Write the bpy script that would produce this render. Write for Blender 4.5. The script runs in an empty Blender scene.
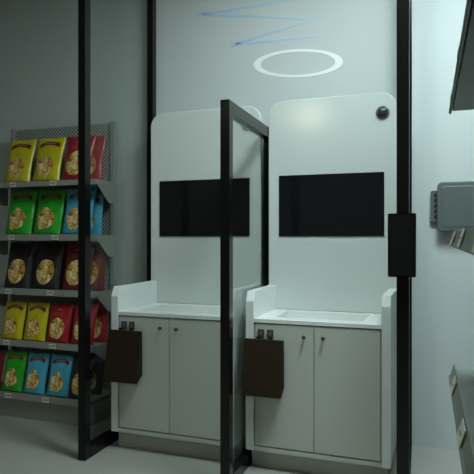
import bpy, bmesh, math, random
from mathutils import Vector, Matrix
random.seed(4)
scene = bpy.context.scene
COL = scene.collection

# ---------------------------------------------------------------- camera
F_PX = 560.0
YAW = math.atan((440 - 237) / F_PX)
cam_d = bpy.data.cameras.new('camera')
cam_d.sensor_width = 36.0
cam_d.lens = F_PX / 474 * 36.0
cam_d.clip_start = 0.05
cam = bpy.data.objects.new('camera', cam_d)
cam.location = (0, 0, 1.4)
cam.rotation_euler = (math.pi / 2, 0, YAW)
COL.objects.link(cam)
scene.camera = cam

# ---------------------------------------------------------------- world, exposure
world = bpy.data.worlds.new('world')
scene.world = world
world.use_nodes = True
bg = world.node_tree.nodes['Background']
bg.inputs[0].default_value = (0.60, 0.74, 0.62, 1)
bg.inputs[1].default_value = 0.09
vs = scene.view_settings
vs.view_transform = 'Standard'
vs.look = 'None'
vs.exposure = 0.0
vs.gamma = 1.0
vs.use_curve_mapping = False

# ceiling lamps out of view, some added as fill: x, y, size x, size y, strength, colour
LAMPS = [
    (0.15, 2.35, 0.9, 0.9, 38.0, (0.80, 0.98, 1.0)),
    (-0.95, 2.60, 0.35, 0.35, 36.0, (0.88, 1.0, 0.95)),  # small fill lamp added to brighten the worktops
    (-2.30, -3.00, 0.5, 0.4, 58.0, (1.0, 0.96, 0.62)),
    (1.7, -0.6, 0.5, 0.5, 9.0, (0.72, 0.76, 1.0)),  # added bluish fill, cools the cabinet doors from the right
]
CEIL = 3.70

# ---------------------------------------------------------------- materials
def mat(name, col, rough=0.5, metal=0.0, spec=0.5, noise=0.0, nscale=20.0, bump=0.0, bscale=80.0, emit=None):
    m = bpy.data.materials.new(name)
    m.use_nodes = True
    nt = m.node_tree
    b = nt.nodes['Principled BSDF']
    b.inputs['Base Color'].default_value = (*col, 1)
    b.inputs['Roughness'].default_value = rough
    b.inputs['Metallic'].default_value = metal
    b.inputs['Specular IOR Level'].default_value = spec
    if emit:
        b.inputs['Emission Color'].default_value = (*emit[0], 1)
        b.inputs['Emission Strength'].default_value = emit[1]
    tc = nt.nodes.new('ShaderNodeTexCoord')
    if noise:
        n = nt.nodes.new('ShaderNodeTexNoise')
        n.inputs['Scale'].default_value = nscale
        n.inputs['Detail'].default_value = 4
        nt.links.new(tc.outputs['Object'], n.inputs['Vector'])
        mr = nt.nodes.new('ShaderNodeMapRange')
        mr.inputs['To Min'].default_value = 1 - noise
        mr.inputs['To Max'].default_value = 1 + noise
        nt.links.new(n.outputs['Fac'], mr.inputs['Value'])
        mx = nt.nodes.new('ShaderNodeVectorMath')
        mx.operation = 'SCALE'
        mx.inputs[0].default_value = col
        nt.links.new(mr.outputs['Result'], mx.inputs['Scale'])
        nt.links.new(mx.outputs['Vector'], b.inputs['Base Color'])
    if bump:
        n2 = nt.nodes.new('ShaderNodeTexNoise')
        n2.inputs['Scale'].default_value = bscale
        nt.links.new(tc.outputs['Object'], n2.inputs['Vector'])
        bp = nt.nodes.new('ShaderNodeBump')
        bp.inputs['Strength'].default_value = bump
        bp.inputs['Distance'].default_value = 0.002
        nt.links.new(n2.outputs['Fac'], bp.inputs['Height'])
        nt.links.new(bp.outputs['Normal'], b.inputs['Normal'])
    return m

M = {}
M['wall'] = mat('wall_paint', (0.56, 0.605, 0.605), 0.6, noise=0.02, nscale=2)
M['ceiling'] = mat('ceiling_paint', (0.55, 0.57, 0.56), 0.8, noise=0.02)
M['floor'] = mat('polished_floor', (0.36, 0.365, 0.33), 0.28, noise=0.05, nscale=1.5)
M['white'] = mat('white_laminate', (0.75, 0.78, 0.76), 0.30, noise=0.01, nscale=6)
M['gloss'] = mat('glossy_white_panel', (0.60, 0.64, 0.62), 0.15, noise=0.01, nscale=6)
M['door'] = mat('door_laminate', (0.52, 0.55, 0.50), 0.35, noise=0.01, nscale=6)
M['gap'] = mat('shadow_gap', (0.10, 0.10, 0.09), 0.8, noise=0.02)
M['plinth'] = mat('plinth_grey', (0.42, 0.43, 0.40), 0.5, noise=0.02)
M['black'] = mat('black_metal', (0.006, 0.006, 0.006), 0.16, spec=0.3, noise=0.1)
M['screen'] = mat('screen_glass', (0.008, 0.008, 0.009), 0.06, noise=0.05)
M['term'] = mat('terminal_plastic', (0.004, 0.003, 0.003), 0.25, spec=0.15, noise=0.05)
M['steel'] = mat('brushed_steel', (0.16, 0.15, 0.14), 0.3, 1.0, noise=0.05)
M['darksteel'] = mat('dark_socket', (0.05, 0.05, 0.045), 0.4, noise=0.1, nscale=60)
M['glyph'] = mat('socket_centre', (0.14, 0.14, 0.12), 0.4, noise=0.1)
M['brown'] = mat('brown_card', (0.024, 0.015, 0.007), 0.7, spec=0.15, noise=0.10, nscale=12, bump=0.2)
M['shelf'] = mat('shelf_enamel', (0.30, 0.30, 0.28), 0.45, noise=0.03)
M['shelfdark'] = mat('shelf_back', (0.03, 0.03, 0.03), 0.6, noise=0.05)
M['green_shelf'] = mat('green_grey_enamel', (0.16, 0.185, 0.16), 0.4, noise=0.04)
M['box'] = mat('grey_green_box', (0.10, 0.125, 0.12), 0.45, noise=0.04, bump=0.1)
M['boxdark'] = mat('box_slots', (0.012, 0.014, 0.014), 0.6, noise=0.04)
M['tag'] = mat('tag_paper', (0.72, 0.74, 0.66), 0.6, noise=0.02)
M['tagcream'] = mat('tag_cream_paper', (0.62, 0.62, 0.48), 0.6, noise=0.02)
M['ink'] = mat('tag_ink', (0.02, 0.02, 0.02), 0.6, noise=0.02)
M['dome'] = mat('camera_dome', (0.035, 0.040, 0.038), 0.15, noise=0.05)
M['domering'] = mat('camera_ring', (0.13, 0.145, 0.14), 0.4, noise=0.05)
M['ring'] = mat('ring_white', (0.92, 0.94, 0.92), 0.5, noise=0.02)
M['lampframe'] = mat('lamp_frame', (0.5, 0.5, 0.5), 0.4, noise=0.02)
M['ribbon'] = mat('ribbon_print', (0.16, 0.008, 0.012), 0.4, noise=0.1, nscale=60)
M['print'] = mat('pale_print', (0.55, 0.45, 0.38), 0.5, noise=0.05)

def film(name, col):
    m = mat(name, col, 0.30, noise=0.14, nscale=9, bump=0.6, bscale=28)
    return m
M['yellow'] = film('yellow_film', (0.55, 0.45, 0.008))
M['green'] = film('green_film', (0.018, 0.36, 0.018))
M['blue'] = film('blue_film', (0.06, 0.36, 0.52))
M['red'] = film('red_film', (0.34, 0.010, 0.020))
M['blackf'] = film('black_film', (0.014, 0.014, 0.018))
M['darkred'] = film('dark_red_film', (0.15, 0.008, 0.012))

def food_mat():
    m = bpy.data.materials.new('crisps_print')
    m.use_nodes = True
    nt = m.node_tree
    b = nt.nodes['Principled BSDF']
    b.inputs['Roughness'].default_value = 0.4
    tc = nt.nodes.new('ShaderNodeTexCoord')
    nz = nt.nodes.new('ShaderNodeTexNoise'); nz.inputs['Scale'].default_value = 20
    nt.links.new(tc.outputs['Object'], nz.inputs['Vector'])
    ad = nt.nodes.new('ShaderNodeVectorMath'); ad.operation = 'MULTIPLY_ADD'
    nt.links.new(nz.outputs['Color'], ad.inputs[0]); ad.inputs[1].default_value = (.05, .05, .05)
    nt.links.new(tc.outputs['Object'], ad.inputs[2])
    v = nt.nodes.new('ShaderNodeTexVoronoi'); v.inputs['Scale'].default_value = 26
    nt.links.new(ad.outputs[0], v.inputs['Vector'])
    sp = nt.nodes.new('ShaderNodeSeparateColor'); nt.links.new(v.outputs['Color'], sp.inputs[0])
    n2 = nt.nodes.new('ShaderNodeTexNoise'); n2.inputs['Scale'].default_value = 75; n2.inputs['Detail'].default_value = 3
    nt.links.new(tc.outputs['Object'], n2.inputs['Vector'])
    mx = nt.nodes.new('ShaderNodeMath'); mx.operation = 'MULTIPLY_ADD'
    nt.links.new(n2.outputs['Fac'], mx.inputs[0]); mx.inputs[1].default_value = 1.1
    k = nt.nodes.new('ShaderNodeMath'); k.operation = 'MULTIPLY_ADD'
    nt.links.new(sp.outputs[0], k.inputs[0]); k.inputs[1].default_value = 0.62; k.inputs[2].default_value = -0.34
    nt.links.new(k.outputs[0], mx.inputs[2])
    r = nt.nodes.new('ShaderNodeValToRGB')
    e = r.color_ramp.elements
    e[0].position = 0.08; e[0].color = (0.12, 0.018, 0.006, 1)
    e[1].position = 0.85; e[1].color = (0.92, 0.76, 0.42, 1)
    x = e.new(0.28); x.color = (0.42, 0.17, 0.035, 1)
    x = e.new(0.50); x.color = (0.70, 0.44, 0.12, 1)
    nt.links.new(mx.outputs[0], r.inputs['Fac'])
    nt.links.new(r.outputs['Color'], b.inputs['Base Color'])
    return m
M['food'] = food_mat()

def glass_mat():
    m = bpy.data.materials.new('tinted_glass')
    m.use_nodes = True
    nt = m.node_tree
    nt.nodes.clear()
    out = nt.nodes.new('ShaderNodeOutputMaterial')
    t = nt.nodes.new('ShaderNodeBsdfTransparent')
    t.inputs[0].default_value = (0.90, 0.92, 0.91, 1)
    g = nt.nodes.new('ShaderNodeBsdfGlossy')
    g.inputs['Roughness'].default_value = 0.02
    g.inputs[0].default_value = (0.9, 0.95, 0.92, 1)
    fr = nt.nodes.new('ShaderNodeFresnel')
    fr.inputs['IOR'].default_value = 1.35
    mx = nt.nodes.new('ShaderNodeMixShader')
    ge = nt.nodes.new('ShaderNodeNewGeometry')
    fm = nt.nodes.new('ShaderNodeMath'); fm.operation = 'SUBTRACT'; fm.inputs[0].default_value = 1.0
    nt.links.new(ge.outputs['Backfacing'], fm.inputs[1])
    fx = nt.nodes.new('ShaderNodeMath'); fx.operation = 'MULTIPLY'
    nt.links.new(fr.outputs[0], fx.inputs[0]); nt.links.new(fm.outputs[0], fx.inputs[1])
    nt.links.new(fx.outputs[0], mx.inputs[0])
    nt.links.new(t.outputs[0], mx.inputs[1])
    nt.links.new(g.outputs[0], mx.inputs[2])
    nt.links.new(mx.outputs[0], out.inputs[0])
    return m
M['glass'] = glass_mat()

def mesh_mat():
    """perforated steel sheet: real see-through holes from a staggered grid"""
    m = bpy.data.materials.new('perforated_steel')
    m.use_nodes = True
    nt = m.node_tree
    b = nt.nodes['Principled BSDF']
    out = nt.nodes['Material Output']
    b.inputs['Base Color'].default_value = (0.42, 0.44, 0.42, 1)
    b.inputs['Roughness'].default_value = 0.4
    tc = nt.nodes.new('ShaderNodeTexCoord')
    sp = nt.nodes.new('ShaderNodeSeparateXYZ')
    nt.links.new(tc.outputs['Object'], sp.inputs[0])
    def mth(op, a, bb=None):
        n = nt.nodes.new('ShaderNodeMath'); n.operation = op
        for i, v in enumerate((a, bb)):
            if v is None: continue
            if isinstance(v, (int, float)): n.inputs[i].default_value = v
            else: nt.links.new(v, n.inputs[i])
        return n.outputs[0]
    k = 2 * math.pi / 0.031
    sx = mth('SINE', mth('MULTIPLY', sp.outputs['X'], k))
    sz = mth('SINE', mth('MULTIPLY', sp.outputs['Z'], k))
    hole = mth('GREATER_THAN', mth('MULTIPLY', sx, sz), 0.14)
    t = nt.nodes.new('ShaderNodeBsdfTransparent')
    mx = nt.nodes.new('ShaderNodeMixShader')
    nt.links.new(hole, mx.inputs[0])
    nt.links.new(b.outputs[0], mx.inputs[1])
    nt.links.new(t.outputs[0], mx.inputs[2])
    nt.links.new(mx.outputs[0], out.inputs['Surface'])
    return m
M['mesh'] = mesh_mat()

def blue_gradient_mat():  # bluer at the left, paler and greyer towards the right
    m = mat('blue_gradient', (0.30, 0.45, 0.60), 0.5)
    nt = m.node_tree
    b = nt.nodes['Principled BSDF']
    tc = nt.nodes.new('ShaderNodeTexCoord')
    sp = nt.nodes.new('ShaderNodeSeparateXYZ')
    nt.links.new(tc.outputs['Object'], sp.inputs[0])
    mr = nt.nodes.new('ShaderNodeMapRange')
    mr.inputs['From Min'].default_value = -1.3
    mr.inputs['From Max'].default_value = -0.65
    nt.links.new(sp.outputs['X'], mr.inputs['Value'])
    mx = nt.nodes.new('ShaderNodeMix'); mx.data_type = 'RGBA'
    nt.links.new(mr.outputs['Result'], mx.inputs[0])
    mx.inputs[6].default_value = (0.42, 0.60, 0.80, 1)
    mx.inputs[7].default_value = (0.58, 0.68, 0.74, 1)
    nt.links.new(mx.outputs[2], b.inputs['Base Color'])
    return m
M['blue_zigzag'] = blue_gradient_mat()

# ---------------------------------------------------------------- mesh helpers
def box(bm, x0, x1, y0, y1, z0, z1, bev=0.0):
    r = bmesh.ops.create_cube(bm, size=1.0)
    vs_ = r['verts']
    for v in vs_:
        v.co = Vector((x0 + (v.co.x + .5) * (x1 - x0), y0 + (v.co.y + .5) * (y1 - y0), z0 + (v.co.z + .5) * (z1 - z0)))
    if bev:
        es = {e for v in vs_ for e in v.link_edges}
        bmesh.ops.bevel(bm, geom=list(es), offset=bev, segments=2, affect='EDGES', clamp_overlap=True)

def prism(bm, pts, axis, a, b):
    """extrude a 2D outline along an axis from a to b"""
    def P(p, t):
        if axis == 'X': return (t, p[0], p[1])
        if axis == 'Y': return (p[0], t, p[1])
        return (p[0], p[1], t)
    lo = [bm.verts.new(P(p, a)) for p in pts]
    hi = [bm.verts.new(P(p, b)) for p in pts]
    n = len(pts)
    bm.faces.new(lo); bm.faces.new(list(reversed(hi)))
    for i in range(n):
        bm.faces.new((lo[i], hi[i], hi[(i + 1) % n], lo[(i + 1) % n]))

def rounded(x0, x1, z0, z1, r, corners=(1, 1, 1, 1), seg=8):
    """corner flags: bottom left, bottom right, top right, top left"""
    out = []
    for (cx, cz, a0), on in zip(((x0, z0, 180), (x1, z0, 270), (x1, z1, 0), (x0, z1, 90)), corners):
        if not on:
            out.append((cx, cz)); continue
        ox = cx + (r if cx == x0 else -r); oz = cz + (r if cz == z0 else -r)
        for i in range(seg + 1):
            a = math.radians(a0 + 90 * i / seg)
            out.append((ox + r * math.cos(a), oz + r * math.sin(a)))
    return out

def lathe(bm, prof, centre, axis='Y', seg=24):
    """prof: list of (radius, offset along axis)"""
    rings = []
    for r, t in prof:
        ring = []
        for i in range(seg):
            a = 2 * math.pi * i / seg
            c, s = r * math.cos(a), r * math.sin(a)
            p = (c, t, s) if axis == 'Y' else (c, s, t)
            ring.append(bm.verts.new(Vector(centre) + Vector(p)))
        rings.append(ring)
    for a, b in zip(rings, rings[1:]):
        for i in range(seg):
            bm.faces.new((a[i], a[(i + 1) % seg], b[(i + 1) % seg], b[i]))
    bm.faces.new(rings[0]); bm.faces.new(list(reversed(rings[-1])))

def finish(bm, name, smooth=False):
    bmesh.ops.recalc_face_normals(bm, faces=bm.faces)
    me = bpy.data.meshes.new(name)
    bm.to_mesh(me); bm.free()
    if smooth:
        for p in me.polygons: p.use_smooth = True
    return me

def obj(name, bm, m, parent=None, smooth=False):
    me = finish(bm, name, smooth)
    me.materials.append(M[m] if isinstance(m, str) else m)
    o = bpy.data.objects.new(name, me)
    COL.objects.link(o)
    if parent: o.parent = parent
    return o

def boxobj(name, dims, m, parent=None, bev=0.0):
    bm = bmesh.new(); box(bm, *dims, bev=bev)
    return obj(name, bm, m, parent)

def thing(name, label, cat, loc=(0, 0, 0), group=None):
    o = bpy.data.objects.new(name, None)
    o.empty_display_size = 0.1
    COL.objects.link(o); o.location = loc
    return tag(o, label, cat, group)

def tag(o, label, cat, group=None):
    o['label'] = label; o['category'] = cat
    if group: o['group'] = group
    return o

def struct(o):
    o['kind'] = 'structure'; return o

def copy_tree(o, parent=None):
    c = o.copy(); COL.objects.link(c)
    if parent: c.parent = parent
    for ch in list(o.children):
        copy_tree(ch, c)
    return c

def text_mesh(s, size):
    cu = bpy.data.curves.new('text', 'FONT')
    cu.body = s; cu.size = size; cu.align_x = 'CENTER'; cu.align_y = 'CENTER'
    cu.extrude = 0.0002; cu.offset = size * 0.02
    t = bpy.data.objects.new('text', cu)
    COL.objects.link(t)
    dg = bpy.context.evaluated_depsgraph_get()
    me = bpy.data.meshes.new_from_object(t.evaluated_get(dg))
    bpy.data.objects.remove(t)
    me.materials.clear(); me.materials.append(M['ink'])
    return me

# ---------------------------------------------------------------- room shell
WY = 3.945
struct(boxobj('floor', (-6.0, 3.2, -4.6, WY + 0.1, -0.1, 0.0), 'floor'))
struct(boxobj('wall_back', (-6.0, 3.2, WY, WY + 0.1, 0.0, CEIL), 'wall'))
struct(boxobj('ceiling', (-6.0, 3.2, -4.6, WY + 0.1, CEIL, CEIL + 0.1), 'ceiling'))

for i, (x, y, sx, sy, st, c) in enumerate(LAMPS):
    t = thing('ceiling_lamp', '', 'lamp', (x, y, CEIL), 'square lamps in the ceiling')
    bm = bmesh.new()
    hx, hy = sx / 2, sy / 2
    for b in ((-hx - .03, hx + .03, -hy - .03, -hy), (-hx - .03, hx + .03, hy, hy + .03), (-hx - .03, -hx, -hy, hy), (hx, hx + .03, -hy, hy)):
        box(bm, *b, -0.03, 0.0)
    obj('lamp_frame', bm, 'lampframe', t)
    boxobj('diffuser', (-hx, hx, -hy, hy, -0.02, -0.002), mat('lamp_light', (0.8, 0.8, 0.8), emit=(c, st)), t)
    t['label'] = ['square ceiling lamp over the right self checkout aisle', 'small unseen fill lamp added above the dividing frames',
                  'square ceiling lamp behind the camera on the snack side', 'bluish fill lamp added behind the camera on the right'][i]

# ---------------------------------------------------------------- flat marks on the wall
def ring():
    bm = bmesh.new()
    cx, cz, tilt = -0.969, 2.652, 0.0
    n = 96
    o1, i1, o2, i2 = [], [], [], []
    # flattened ring lying flat against the wall, band wider at its ends
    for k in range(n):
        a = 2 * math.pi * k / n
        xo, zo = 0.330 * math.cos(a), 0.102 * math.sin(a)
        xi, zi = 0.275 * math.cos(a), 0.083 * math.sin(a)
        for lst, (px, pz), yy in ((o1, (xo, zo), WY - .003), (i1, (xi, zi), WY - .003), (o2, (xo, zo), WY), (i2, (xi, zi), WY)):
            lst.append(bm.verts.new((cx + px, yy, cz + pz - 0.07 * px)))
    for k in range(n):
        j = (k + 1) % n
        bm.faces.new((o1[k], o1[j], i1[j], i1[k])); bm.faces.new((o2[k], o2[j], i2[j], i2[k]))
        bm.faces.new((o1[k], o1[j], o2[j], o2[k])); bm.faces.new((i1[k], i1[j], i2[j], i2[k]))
    tag(obj('wall_mark', bm, 'ring'), 'white flattened ring on the wall above the right checkout', 'wall graphic')
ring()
def px_on_wall(x, y, Y=WY):
    u = (x - 237) / F_PX; s, c = math.sin(YAW), math.cos(YAW)
    k = Y / (c + u * s)
    return (k * (-s + u * c), 1.4 + (237 - y) / F_PX * k)
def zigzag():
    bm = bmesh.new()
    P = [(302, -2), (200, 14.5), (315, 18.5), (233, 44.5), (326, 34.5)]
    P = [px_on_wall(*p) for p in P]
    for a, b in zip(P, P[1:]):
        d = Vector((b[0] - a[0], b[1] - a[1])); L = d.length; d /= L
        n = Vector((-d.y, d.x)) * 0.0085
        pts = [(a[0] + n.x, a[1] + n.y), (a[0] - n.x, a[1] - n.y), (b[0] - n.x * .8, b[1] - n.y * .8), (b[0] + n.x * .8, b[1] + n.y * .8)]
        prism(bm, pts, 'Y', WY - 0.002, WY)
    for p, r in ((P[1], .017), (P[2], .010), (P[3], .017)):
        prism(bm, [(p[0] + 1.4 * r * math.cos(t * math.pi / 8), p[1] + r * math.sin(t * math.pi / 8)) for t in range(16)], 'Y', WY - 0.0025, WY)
    tag(obj('wall_mark', bm, 'blue_zigzag'), 'pale blue zigzag line high on the wall above the white ring', 'wall graphic')
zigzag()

# ---------------------------------------------------------------- self checkout kiosks
def make_kiosk(w, label):
    """origin: floor, left outer side, y = cabinet front"""
    t = thing('self_checkout_kiosk', label, 'checkout')
    SD = 0.68                                      # depth to the wall side
    PY = 0.48                                      # back board face
    # side panels with the cut-off front corner
    for x0 in (0.0, w - 0.05):
        bm = bmesh.new()
        prism(bm, [(0.0, 0.116), (SD, 0.116), (SD, 1.072), (0.032, 1.072), (0.0, 1.012)], 'X', x0, x0 + 0.05)
        bmesh.ops.bevel(bm, geom=bm.edges[:], offset=0.002, segments=1, affect='EDGES')
        obj('side_panel', bm, 'white', t)
    bm = bmesh.new()
    box(bm, 0.05, w - 0.05, 0.004, SD, 0.116, 0.142)
    box(bm, 0.05, w - 0.05, 0.026, SD, 0.142, 0.80)
    box(bm, 0.05, w - 0.05, 0.026, 0.10, 0.80, 0.8865)
    obj('cabinet_body', bm, 'door', t)
    # worktop with a sunken bagging tray
    bm = bmesh.new()
    tx0, tx1, ty0, ty1 = 0.150, w - 0.162, 0.108, 0.41
    z0, z1 = 0.887, 0.909
    for b in ((0.05, w - 0.05, 0.0, ty0), (0.05, w - 0.05, ty1, PY + .12), (0.05, tx0, ty0, ty1), (tx1, w - 0.05, ty0, ty1)):
        box(bm, *b, z0, z1)
    obj('worktop', bm, 'white', t)
    bm = bmesh.new()
    box(bm, tx0 - .004, tx1 + .004, ty0 - .004, ty1 + .004, 0.846, 0.864)
    for b in ((tx0 - .004, tx0, ty0, ty1), (tx1, tx1 + .004, ty0, ty1), (tx0 - .004, tx1 + .004, ty0 - .004, ty0), (tx0 - .004, tx1 + .004, ty1, ty1 + .004)):
        box(bm, *b, 0.864, 0.8865)
    obj('sunken_tray', bm, 'white', t)
    boxobj('plinth', (0.02, w - 0.02, 0.06, SD - .02, 0.0, 0.116), 'plinth', t)
    # doors
    mid = w / 2 - 0.008
    for k, (a, b) in enumerate(((0.058, mid - 0.002), (mid + 0.002, w - 0.056))):
        d = boxobj('door', (a, b, 0.004, 0.022, 0.150, 0.880), 'door', t, 0.0015)
        kx = b - 0.052 if k == 0 else a + 0.055
        bm = bmesh.new()
        lathe(bm, [(0.005, 0.004), (0.005, -0.012), (0.011, -0.014), (0.012, -0.022), (0.009, -0.025)], (kx, 0.0, 0.818), 'Y', 16)
        obj('knob', bm, 'steel', d, True)
    boxobj('door_gap', (0.0505, w - 0.0505, 0.0235, 0.0255, 0.1425, 0.8865), 'gap', t)
    for sx in (0.078, 0.134):
        h = boxobj('socket', (sx, sx + 0.038, -0.006, 0.0035, 0.796, 0.848), 'darksteel', t, 0.002)
        bm = bmesh.new()
        box(bm, sx + .011, sx + .027, -0.008, -0.0055, 0.812, 0.836)
        obj('socket_centre', bm, 'glyph', h)
    # back board
    bm = bmesh.new()
    prism(bm, rounded(0.0, w, 0.910, 2.325, 0.10, (0, 0, 1, 1), 10), 'Y', PY, PY + 0.045)
    pb = obj('back_board', bm, 'gloss', t)
    bv = pb.modifiers.new('bevel', 'BEVEL'); bv.width = 0.005; bv.segments = 2; bv.limit_method = 'ANGLE'
    boxobj('screen', (0.075, w - 0.078, PY - 0.006, PY + 0.001, 1.405, 1.816), 'screen', pb)
    bm = bmesh.new()
    lathe(bm, [(0.043, 0.0), (0.043, -0.006), (0.038, -0.009)], (w - 0.088, PY - .0005, 2.195), 'Y', 28)
    cr = obj('camera_ring', bm, 'domering', t)
    bm = bmesh.new()
    lathe(bm, [(0.033, 0.0), (0.031, -0.007), (0.026, -0.013), (0.017, -0.018), (0.006, -0.020)], (w - 0.088, PY - .0095, 2.195), 'Y', 28)
    obj('camera_dome', bm, 'dome', cr, True)
    return t
CF = 3.2
KW = 0.842
k2 = make_kiosk(KW, 'white self checkout cabinet with screen, beside the right frame')
k2.location = (-1.104, CF, 0)
k2.scale.x = 1.008
k2['group'] = 'self checkout kiosks'
k1 = copy_tree(k2)
k1.location = (-2.046, CF, 0)
k1.scale.x = 1.028
for ch in k1.children:                             # this cabinet's back board is set deeper
    if ch.name.startswith(('back_board', 'camera_ring')):
        ch.location.y = 0.06
k1['label'] = 'white self checkout cabinet with screen, next to the snack shelves'

# brown bags hanging at the left door of each kiosk
def brown_bag(x, label):
    t = thing('carrier_bag', label, 'bag', (x, CF, 0), 'brown bags hanging on the kiosks')
    bm = bmesh.new()
    w = 0.245
    prof = [(-0.014, 0.792), (-0.030, 0.792), (-0.085, 0.466), (-0.012, 0.508)]
    prism(bm, prof, 'X', 0, w)
    bmesh.ops.bevel(bm, geom=bm.edges[:], offset=0.002, segments=1, affect='EDGES')
    obj('bag_body', bm, 'brown', t)
    for s in (0.075, 0.155):
        boxobj('hanging_tab', (s, s + 0.016, -0.020, -0.0075, 0.790, 0.806), 'brown', t)
    return t
brown_bag(-1.106, 'dark brown bag hanging on the front of the right checkout cabinet')
brown_bag(-2.050, 'dark brown bag hanging on the front of the checkout by the snacks')

# ---------------------------------------------------------------- framed glass dividers
def divider(name, label, x0, x1, yf, yb, top, cat='partition'):
    t = thing('glass_divider', label, cat, ((x0 + x1) / 2, yf, 0), 'black framed glass dividers')
    hw = (x1 - x0) / 2; D = yb - yf; pd = 0.062
    boxobj('post', (-hw, hw, 0, pd, 0, top), 'black', t, 0.002)
    boxobj('post', (-hw, hw, D - pd, D, 0, top), 'black', t, 0.002)
    boxobj('bottom_rail', (-hw, hw, pd, D - pd, 0.0, 0.078), 'black', t, 0.002)
    boxobj('top_rail', (-hw, hw, pd, D - pd, top - 0.072, top), 'black', t, 0.002)
    boxobj('glass_pane', (-0.003, 0.003, pd, D - pd, 0.078, top - 0.072), 'glass', t)
    return t
divider('l', 'tall black framed glass divider between snack shelves and left checkout', -2.135, -2.083, 2.962, 3.925, 3.62).rotation_euler = (0, 0, math.radians(0.9))
divider('m', 'shorter black framed glass divider standing between the two checkouts', -1.137, -1.083, 2.865, 3.80, 2.155).rotation_euler = (0, 0, math.radians(1.65))
rf = divider('r', 'tall black framed glass divider at the right side of the right checkout', -0.206, -0.145, 2.93, 3.80, 3.62)
rf.rotation_euler = (0, 0, math.radians(1.7))

# black terminal on the right post
t = thing('scanner_terminal', 'flat black terminal mounted on the post right of the checkouts', 'terminal', (-0.178, 2.93, 1.36))
bm = bmesh.new(); box(bm, -0.066, 0.067, -0.060, -0.001, -0.158, 0.157, bev=0.003)
obj('casing', bm, 'term', t)
bm = bmesh.new(); box(bm, -0.058, 0.059, -0.063, -0.0605, -0.150, 0.150)
obj('front_glass', bm, 'screen', t)

# ---------------------------------------------------------------- snack gondola (left)
GX0, GX1 = -3.47, -2.425
g = thing('shelving_unit', 'grey shop shelving unit with a perforated back, stocked with snack bags', 'shelf', (0, 0, 0))
for x in (GX0 + 0.025, GX1 - 0.035):
    boxobj('upright', (x, x + 0.035, 3.832, 3.875, 0.0, 2.318), 'shelf', g, 0.002)
bm = bmesh.new(); box(bm, GX0 + .060, GX1 - .035, 3.848, 3.851, 0.16, 2.311)
obj('perforated_back', bm, 'mesh', g)
boxobj('backing_sheet', (GX0 + .061, GX1 - .036, 3.864, 3.868, 0.16, 2.307), 'shelfdark', g)
bm = bmesh.new()
box(bm, GX0, GX1, 3.50, 3.828, 0.0, 0.148)
obj('base_plinth', bm, 'shelf', g, 0)
# shelf levels: top z of the rail, bottom z, front y
LEV = [(1.840, 1.798, 3.60), (1.422, 1.372, 3.60), (0.991, 0.940, 3.60), (0.590, 0.541, 3.545), (0.200, 0.150, 3.47)]
FRONT = []
for zt, zb, y in LEV:
    bm = bmesh.new()
    box(bm, GX0 + .005, GX1 - .005, y + 0.006, 3.830, zt - 0.030, zt - 0.010)
    s = obj('shelf_board', bm, 'shelf', g)
    bm = bmesh.new()
    prism(bm, [(y, zb), (y + .006, zb), (y + .010, zt), (y + .004, zt)], 'X', GX0, GX1)
    obj('price_rail', bm, 'shelf', s)
    if zb > 0.3:
        for x in (GX0, GX1 - 0.004):
            bm = bmesh.new()
            prism(bm, [(y + .012, zt - .006), (3.829, zt - .006), (3.829, zt - .175), (3.76, zt - .175), (y + .012, zt - .048)], 'X', x, x + .004)
            obj('bracket', bm, 'shelf', s)

# price tags on the rails
TXT = text_mesh('$2.99', 0.021)
def price_tag(x, lev, label):
    zt, zb, y = LEV[lev]
    t = thing('price_tag', label, 'price tag', (x, y + 0.0005, (zt + zb) / 2 - 0.001), 'price tags on the snack shelves')
    bm = bmesh.new(); box(bm, -0.031, 0.031, -0.0035, -0.0015, -0.0185, 0.0185)
    obj('card', bm, 'tag', t)
    o = bpy.data.objects.new('lettering', TXT); COL.objects.link(o); o.parent = t
    o.location = (0, -0.0040, 0); o.rotation_euler = (math.pi / 2, 0, 0)
TN = ['top', 'second', 'middle', 'fourth', 'bottom']
TX = [(-3.211, -2.824), (-3.225, -2.806), (-3.255, -2.852), (-3.226, -2.786), (-3.143, -2.79)]
UNDER = [('left yellow bag', 'right yellow bag'), ('left green bag', 'right green bag'), ('left black bag', 'right black bag'), ('left yellow bag', 'yellow and red bags'), ('green bag', 'two blue bags')]
for l in range(5):
    for k in range(2):
        price_tag(TX[l][k], l, 'small white price tag on the %s shelf rail below the %s' % (TN[l], UNDER[l][k]))

# ---------------------------------------------------------------- snack bags
def bag_shape(w, h, T, seed):
    rnd = random.Random(seed)
    ph = [rnd.uniform(0, 6.28) for _ in range(6)]
    def half(v):                       # half width
        base = 1 - 0.055 * math.sin(math.pi * min(1, v * 1.05)) + 0.012 * math.sin(9 * v + ph[0])
        return w / 2 * base
    def thick(u, v):
        vv = 1 - v
        prof = (min(1, vv / 0.30)) ** 0.7 * (0.62 + 0.38 * math.sin(math.pi * min(1, v + 0.22)))
        if v > 0.94: prof *= 0.35
        e = max(0.0, 1 - abs(u) ** 2.6)
        wr = 1 + 0.07 * math.sin(7 * u + 5 * v + ph[1]) + 0.06 * math.sin(13 * v - 4 * u + ph[2])
        return T / 2 * (0.04 + prof * e ** 0.6 * wr)
    def pt(u, v, side, off=0.0):
        x = u * half(v)
        z = v * h - 0.010 * (abs(u) ** 3) * (1 - v) + 0.003 * math.sin(5 * u + ph[3]) * v
        return (x, side * (thick(u, v) + off), max(z, 0.0))
    return pt

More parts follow.
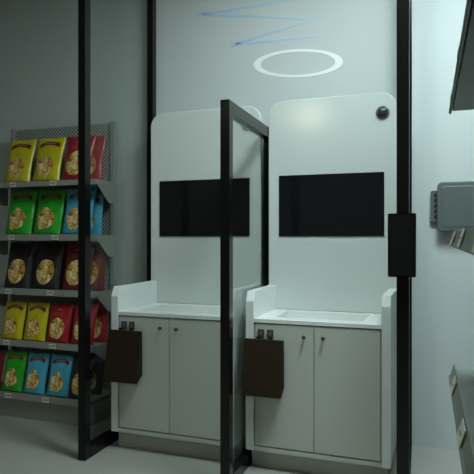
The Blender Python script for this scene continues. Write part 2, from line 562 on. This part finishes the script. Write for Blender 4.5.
def make_bag(w, h, T, film_m, style, seed):
    pt = bag_shape(w, h, T, seed)
    t = thing('snack_bag', '', 'snack bag', (0, 0, 0), 'snack bags on the shelving unit')
    nx, nz = 14, 22
    bm = bmesh.new()
    F = [[bm.verts.new(pt(-1 + 2 * i / nx, j / nz, -1)) for i in range(nx + 1)] for j in range(nz + 1)]
    B = [[bm.verts.new(pt(-1 + 2 * i / nx, j / nz, 1)) for i in range(nx + 1)] for j in range(nz + 1)]
    for j in range(nz):
        for i in range(nx):
            bm.faces.new((F[j][i], F[j][i + 1], F[j + 1][i + 1], F[j + 1][i]))
            bm.faces.new((B[j][i], B[j + 1][i], B[j + 1][i + 1], B[j][i + 1]))
        bm.faces.new((F[j][0], F[j + 1][0], B[j + 1][0], B[j][0]))
        bm.faces.new((F[j][nx], B[j][nx], B[j + 1][nx], F[j + 1][nx]))
    for i in range(nx):
        bm.faces.new((F[0][i], B[0][i], B[0][i + 1], F[0][i + 1]))
        bm.faces.new((F[nz][i], F[nz][i + 1], B[nz][i + 1], B[nz][i]))
    body = obj('pouch', bm, film_m, t, True)
    def patch(name, f, nu, nv, m, off, thk=0.0006):
        """f(a, b) -> (u, v) on the front face; grid patch laid on the film"""
        bm = bmesh.new()
        top = [[bm.verts.new(pt(*f(i / nu, j / nv), -1, off)) for i in range(nu + 1)] for j in range(nv + 1)]
        for j in range(nv):
            for i in range(nu):
                bm.faces.new((top[j][i], top[j][i + 1], top[j + 1][i + 1], top[j + 1][i]))
        return obj(name, bm, m, t, True)
    def disc(name, cu, cv, ru, rv, m, off, wob=0.0, seedk=1):
        rr = random.Random(seed * 7 + seedk)
        pa = [rr.uniform(0, 6.28) for _ in range(3)]
        bm = bmesh.new()
        c = bm.verts.new(pt(cu, cv, -1, off)); prev = None; n = 28
        rings = []
        for k in range(1, 5):
            ring = []
            for i in range(n):
                a = 2 * math.pi * i / n
                q = (k / 4) * (1 + wob * (math.sin(3 * a + pa[0]) + 0.7 * math.sin(5 * a + pa[1]) + .5 * math.sin(8 * a + pa[2])))
                ring.append(bm.verts.new(pt(cu + ru * q * math.cos(a), cv + rv * q * math.sin(a), -1, off)))
            rings.append(ring)
        for i in range(n):
            bm.faces.new((c, rings[0][i], rings[0][(i + 1) % n]))
        for a, b in zip(rings, rings[1:]):
            for i in range(n):
                bm.faces.new((a[i], a[(i + 1) % n], b[(i + 1) % n], b[i]))
        return obj(name, bm, m, t, True)
    if style == 'ribbon':
        cu, cv, ru = 0.02, 0.80, 0.74
        patch('ribbon', lambda a, b: (cu + ru * (2 * a - 1), cv + 0.055 * (1 - (2 * a - 1) ** 2) * 1.3 + 0.066 * (b - .5) * (1.1 + 0.4 * abs(2 * a - 1))), 16, 2, 'ribbon', 0.0022)
        patch('ribbon_lettering', lambda a, b: (cu + ru * .6 * (2 * a - 1), cv + 0.072 * (1 - (.6 * (2 * a - 1)) ** 2) + 0.010 * (b - .5) * (1 + .6 * math.sin(45 * a))), 26, 1, 'print', 0.0034)
        disc('food_picture', -0.03, 0.33, 0.60, 0.235, 'food', 0.0022, 0.07)
    else:
        for row, (vc, hw) in enumerate(((0.845, 0.22), (0.745, 0.46), (0.695, 0.36))):
            hh = 0.016 if row == 0 else 0.006
            patch('printed_line', lambda a, b: (hw * (2 * a - 1), vc + hh * (2 * b - 1) * (1 + .5 * math.sin(40 * a))), 24, 1,
                  'ribbon' if film_m == 'blackf' else 'print_red', 0.002)
        disc('food_picture', 0.0, 0.36, 0.66, 0.27, 'food', 0.0022, 0.012)
    return t
M['print_red'] = mat('faded_red_print', (0.50, 0.12, 0.11), 0.5, noise=0.1)

LEAN = math.radians(13)
PROTO = {}
def place_bag(kind, x, y, lev, w, h, T, label, rz=0.0, lean=LEAN, seed=1):
    key = (kind, w, h)
    style = 'ribbon' if kind in ('yellow', 'green', 'blue') else 'window'
    if key not in PROTO:
        PROTO[key] = b = make_bag(w, h, T, kind, style, len(PROTO) + 3)
    else:
        b = copy_tree(PROTO[key])
    zt = LEV[lev][0] - 0.0095
    b.rotation_mode = 'XYZ'
    b.rotation_euler = (-lean, 0, rz)
    # rest the back bottom edge on the board
    b.location = (x, y + T * .33, zt + T * .31 * math.sin(lean))
    b['label'] = label
W1, H1 = 0.262, 0.368
B = place_bag
B('yellow', -3.217, 3.625, 0, W1, H1, .07, 'yellow snack bag on the top shelf, nearest the left end')
B('yellow', -2.932, 3.625, 0, W1, H1, .07, 'yellow snack bag on the top shelf beside the red bags')
B('red', -2.655, 3.625, 0, W1, H1, .07, 'red snack bag on the top shelf beside a yellow bag')
B('red', -2.592, 3.705, 0, W1, H1, .06, 'red snack bag at the right end of the top shelf, half hidden', lean=math.radians(8))
W2, H2 = 0.270, 0.375
B('green', -3.205, 3.625, 1, W2, H2, .07, 'green snack bag on the second shelf, left one of two')
B('green', -2.925, 3.625, 1, W2, H2, .07, 'green snack bag on the second shelf beside the blue bag')
B('blue', -2.650, 3.625, 1, W2, H2, .07, 'light blue snack bag on the second shelf beside a green bag')
B('blue', -2.592, 3.715, 1, 0.235, 0.335, .06, 'light blue snack bag at the right end of the second shelf', lean=math.radians(7))
B('blackf', -3.218, 3.625, 2, 0.268, 0.375, .07, 'black snack bag with round food window on the middle shelf, left one')
B('blackf', -2.936, 3.625, 2, 0.268, 0.375, .07, 'black snack bag on the middle shelf beside the dark red bag')
B('darkred', -2.655, 3.625, 2, 0.262, 0.375, .07, 'dark red snack bag on the middle shelf beside a black bag')
B('darkred', -2.575, 3.705, 2, 0.262, 0.375, .06, 'dark red snack bag at the right end of the middle shelf', lean=math.radians(8))
W4, H4 = 0.212, 0.300
B('yellow', -3.224, 3.575, 3, W4, H4, .06, 'yellow snack bag on the fourth shelf, nearest the left end')
B('yellow', -3.002, 3.575, 3, W4, H4, .06, 'yellow snack bag on the fourth shelf beside a red bag')
B('red', -2.782, 3.575, 3, W4, H4, .06, 'red snack bag on the fourth shelf beside a yellow bag')
B('red', -2.560, 3.575, 3, W4, H4, .06, 'red snack bag at the front right corner of the fourth shelf')
B('red', -2.540, 3.72, 3, W4, H4, .06, 'red snack bag behind the corner bag on the fourth shelf', lean=math.radians(8), rz=0.1)
W5, H5 = 0.200, 0.305
B('darkred', -3.372, 3.505, 4, W5, H5, .06, 'dark red snack bag at the left end of the bottom shelf')
B('green', -3.157, 3.505, 4, W5, H5, .06, 'green snack bag on the bottom shelf')
B('blue', -2.946, 3.505, 4, W5, H5, .06, 'blue snack bag on the bottom shelf beside the green bag')
B('blue', -2.728, 3.505, 4, W5, H5, .06, 'blue snack bag on the bottom shelf beside the black bag')
B('blackf', -2.533, 3.505, 4, 0.195, 0.30, .06, 'black snack bag at the front right corner of the bottom shelf')
B('blackf', -2.540, 3.66, 4, 0.195, 0.30, .06, 'black snack bag behind the corner bag on the bottom shelf', lean=math.radians(8), rz=0.1)

# ---------------------------------------------------------------- green-grey shelving close on the right
RX, RY0, RY1 = 0.0, -1.62, 0.0
RROT = math.radians(1.05)
RBASE = Vector((0.0284, 1.924, 0))
r = thing('shelving_unit', 'empty green grey shelving unit running along the right edge', 'shelf', RBASE)
r.rotation_euler = (0, 0, RROT)
boxobj('back_panel', (RX + .46, RX + .49, RY0, RY1 + .02, 0.0, 2.3), 'green_shelf', r)
boxobj('base_plinth', (RX + .04, RX + .459, RY0, RY1, 0.0, 0.12), 'green_shelf', r)
RL = [1.797, 1.375, 0.951, 0.53, 0.125]
for k, zb in enumerate(RL):
    bm = bmesh.new()
    box(bm, RX + .010, RX + .459, RY0, RY1 - .004, zb + 0.006, zb + 0.030)
    s = obj('shelf_board', bm, 'green_shelf', r)
    bm = bmesh.new()
    prism(bm, [(RX, zb), (RX + .004, zb - .004), (RX + .020, zb + .042), (RX + .014, zb + .044)], 'Y', RY0, RY1)
    prism(bm, [(RX - .003, zb), (RX, zb - .001), (RX + .003, zb + .006), (RX, zb + .007)], 'Y', RY0, RY1)
    obj('price_rail', bm, 'green_shelf', s)
names = ['top', 'eye level', 'lower']
where = ['far end', 'middle', 'near end']
ang = math.atan2(.014, .044)
for k, zb in enumerate(RL[:3]):
    for q, yy in enumerate((-0.20, -0.615, -1.07)):
        p = RBASE + Matrix.Rotation(RROT, 3, 'Z') @ Vector((0.0055, yy, zb + .022))
        t = thing('price_tag', 'cream price tag on the %s rail of the right shelving, %s' % (names[k], where[q]), 'price tag',
                  p, 'price tags on the right shelving')
        t.rotation_euler = (0, ang, RROT)
        bm = bmesh.new(); box(bm, -0.0035, -0.0010, -0.042, 0.042, -0.021, 0.021)
        obj('card', bm, 'tagcream', t)
        bm = bmesh.new(); box(bm, -0.0040, -0.0036, -0.020, 0.020, -0.002, 0.002)
        obj('printed_bar', bm, 'ink', t)

# ---------------------------------------------------------------- grey box on the wall, right
t = thing('wall_box', 'grey green rounded box with hinged lid mounted on the right wall', 'box', (0, WY, 0))
bx0, bx1, bz0, bz1 = -0.017, 0.50, 1.436, 1.757
bm = bmesh.new(); prism(bm, rounded(bx0, bx1, bz0, bz1, 0.030), 'Y', -0.080, -0.035)
o = obj('lid', bm, 'box', t); bv = o.modifiers.new('bevel', 'BEVEL'); bv.width = 0.008; bv.segments = 3; bv.limit_method = 'ANGLE'
bm = bmesh.new(); prism(bm, rounded(bx0 + .028, bx1 - .028, bz0 + .028, bz1 - .028, 0.02), 'Y', -0.1295, -0.0805)
o2 = obj('lid_panel', bm, 'box', o); bv = o2.modifiers.new('bevel', 'BEVEL'); bv.width = 0.004; bv.segments = 2; bv.limit_method = 'ANGLE'
o2.location.y = 0.046
bm = bmesh.new(); prism(bm, rounded(bx0 + .012, bx1 - .012, bz0 + .012, bz1 - .012, 0.025), 'Y', -0.0345, -0.001)
obj('casing', bm, 'box', t)
bm = bmesh.new(); prism(bm, rounded(bx0 - .042, bx0 + .010, 1.50, 1.705, 0.016), 'Y', -0.032, -0.001)
h = obj('hinge', bm, 'box', t)
bm = bmesh.new()
for k in range(5):
    z = 1.520 + k * 0.036
    box(bm, bx0 - .020, bx0 - .004, -0.035, -0.0325, z, z + 0.022)
obj('hinge_slot', bm, 'boxdark', h)
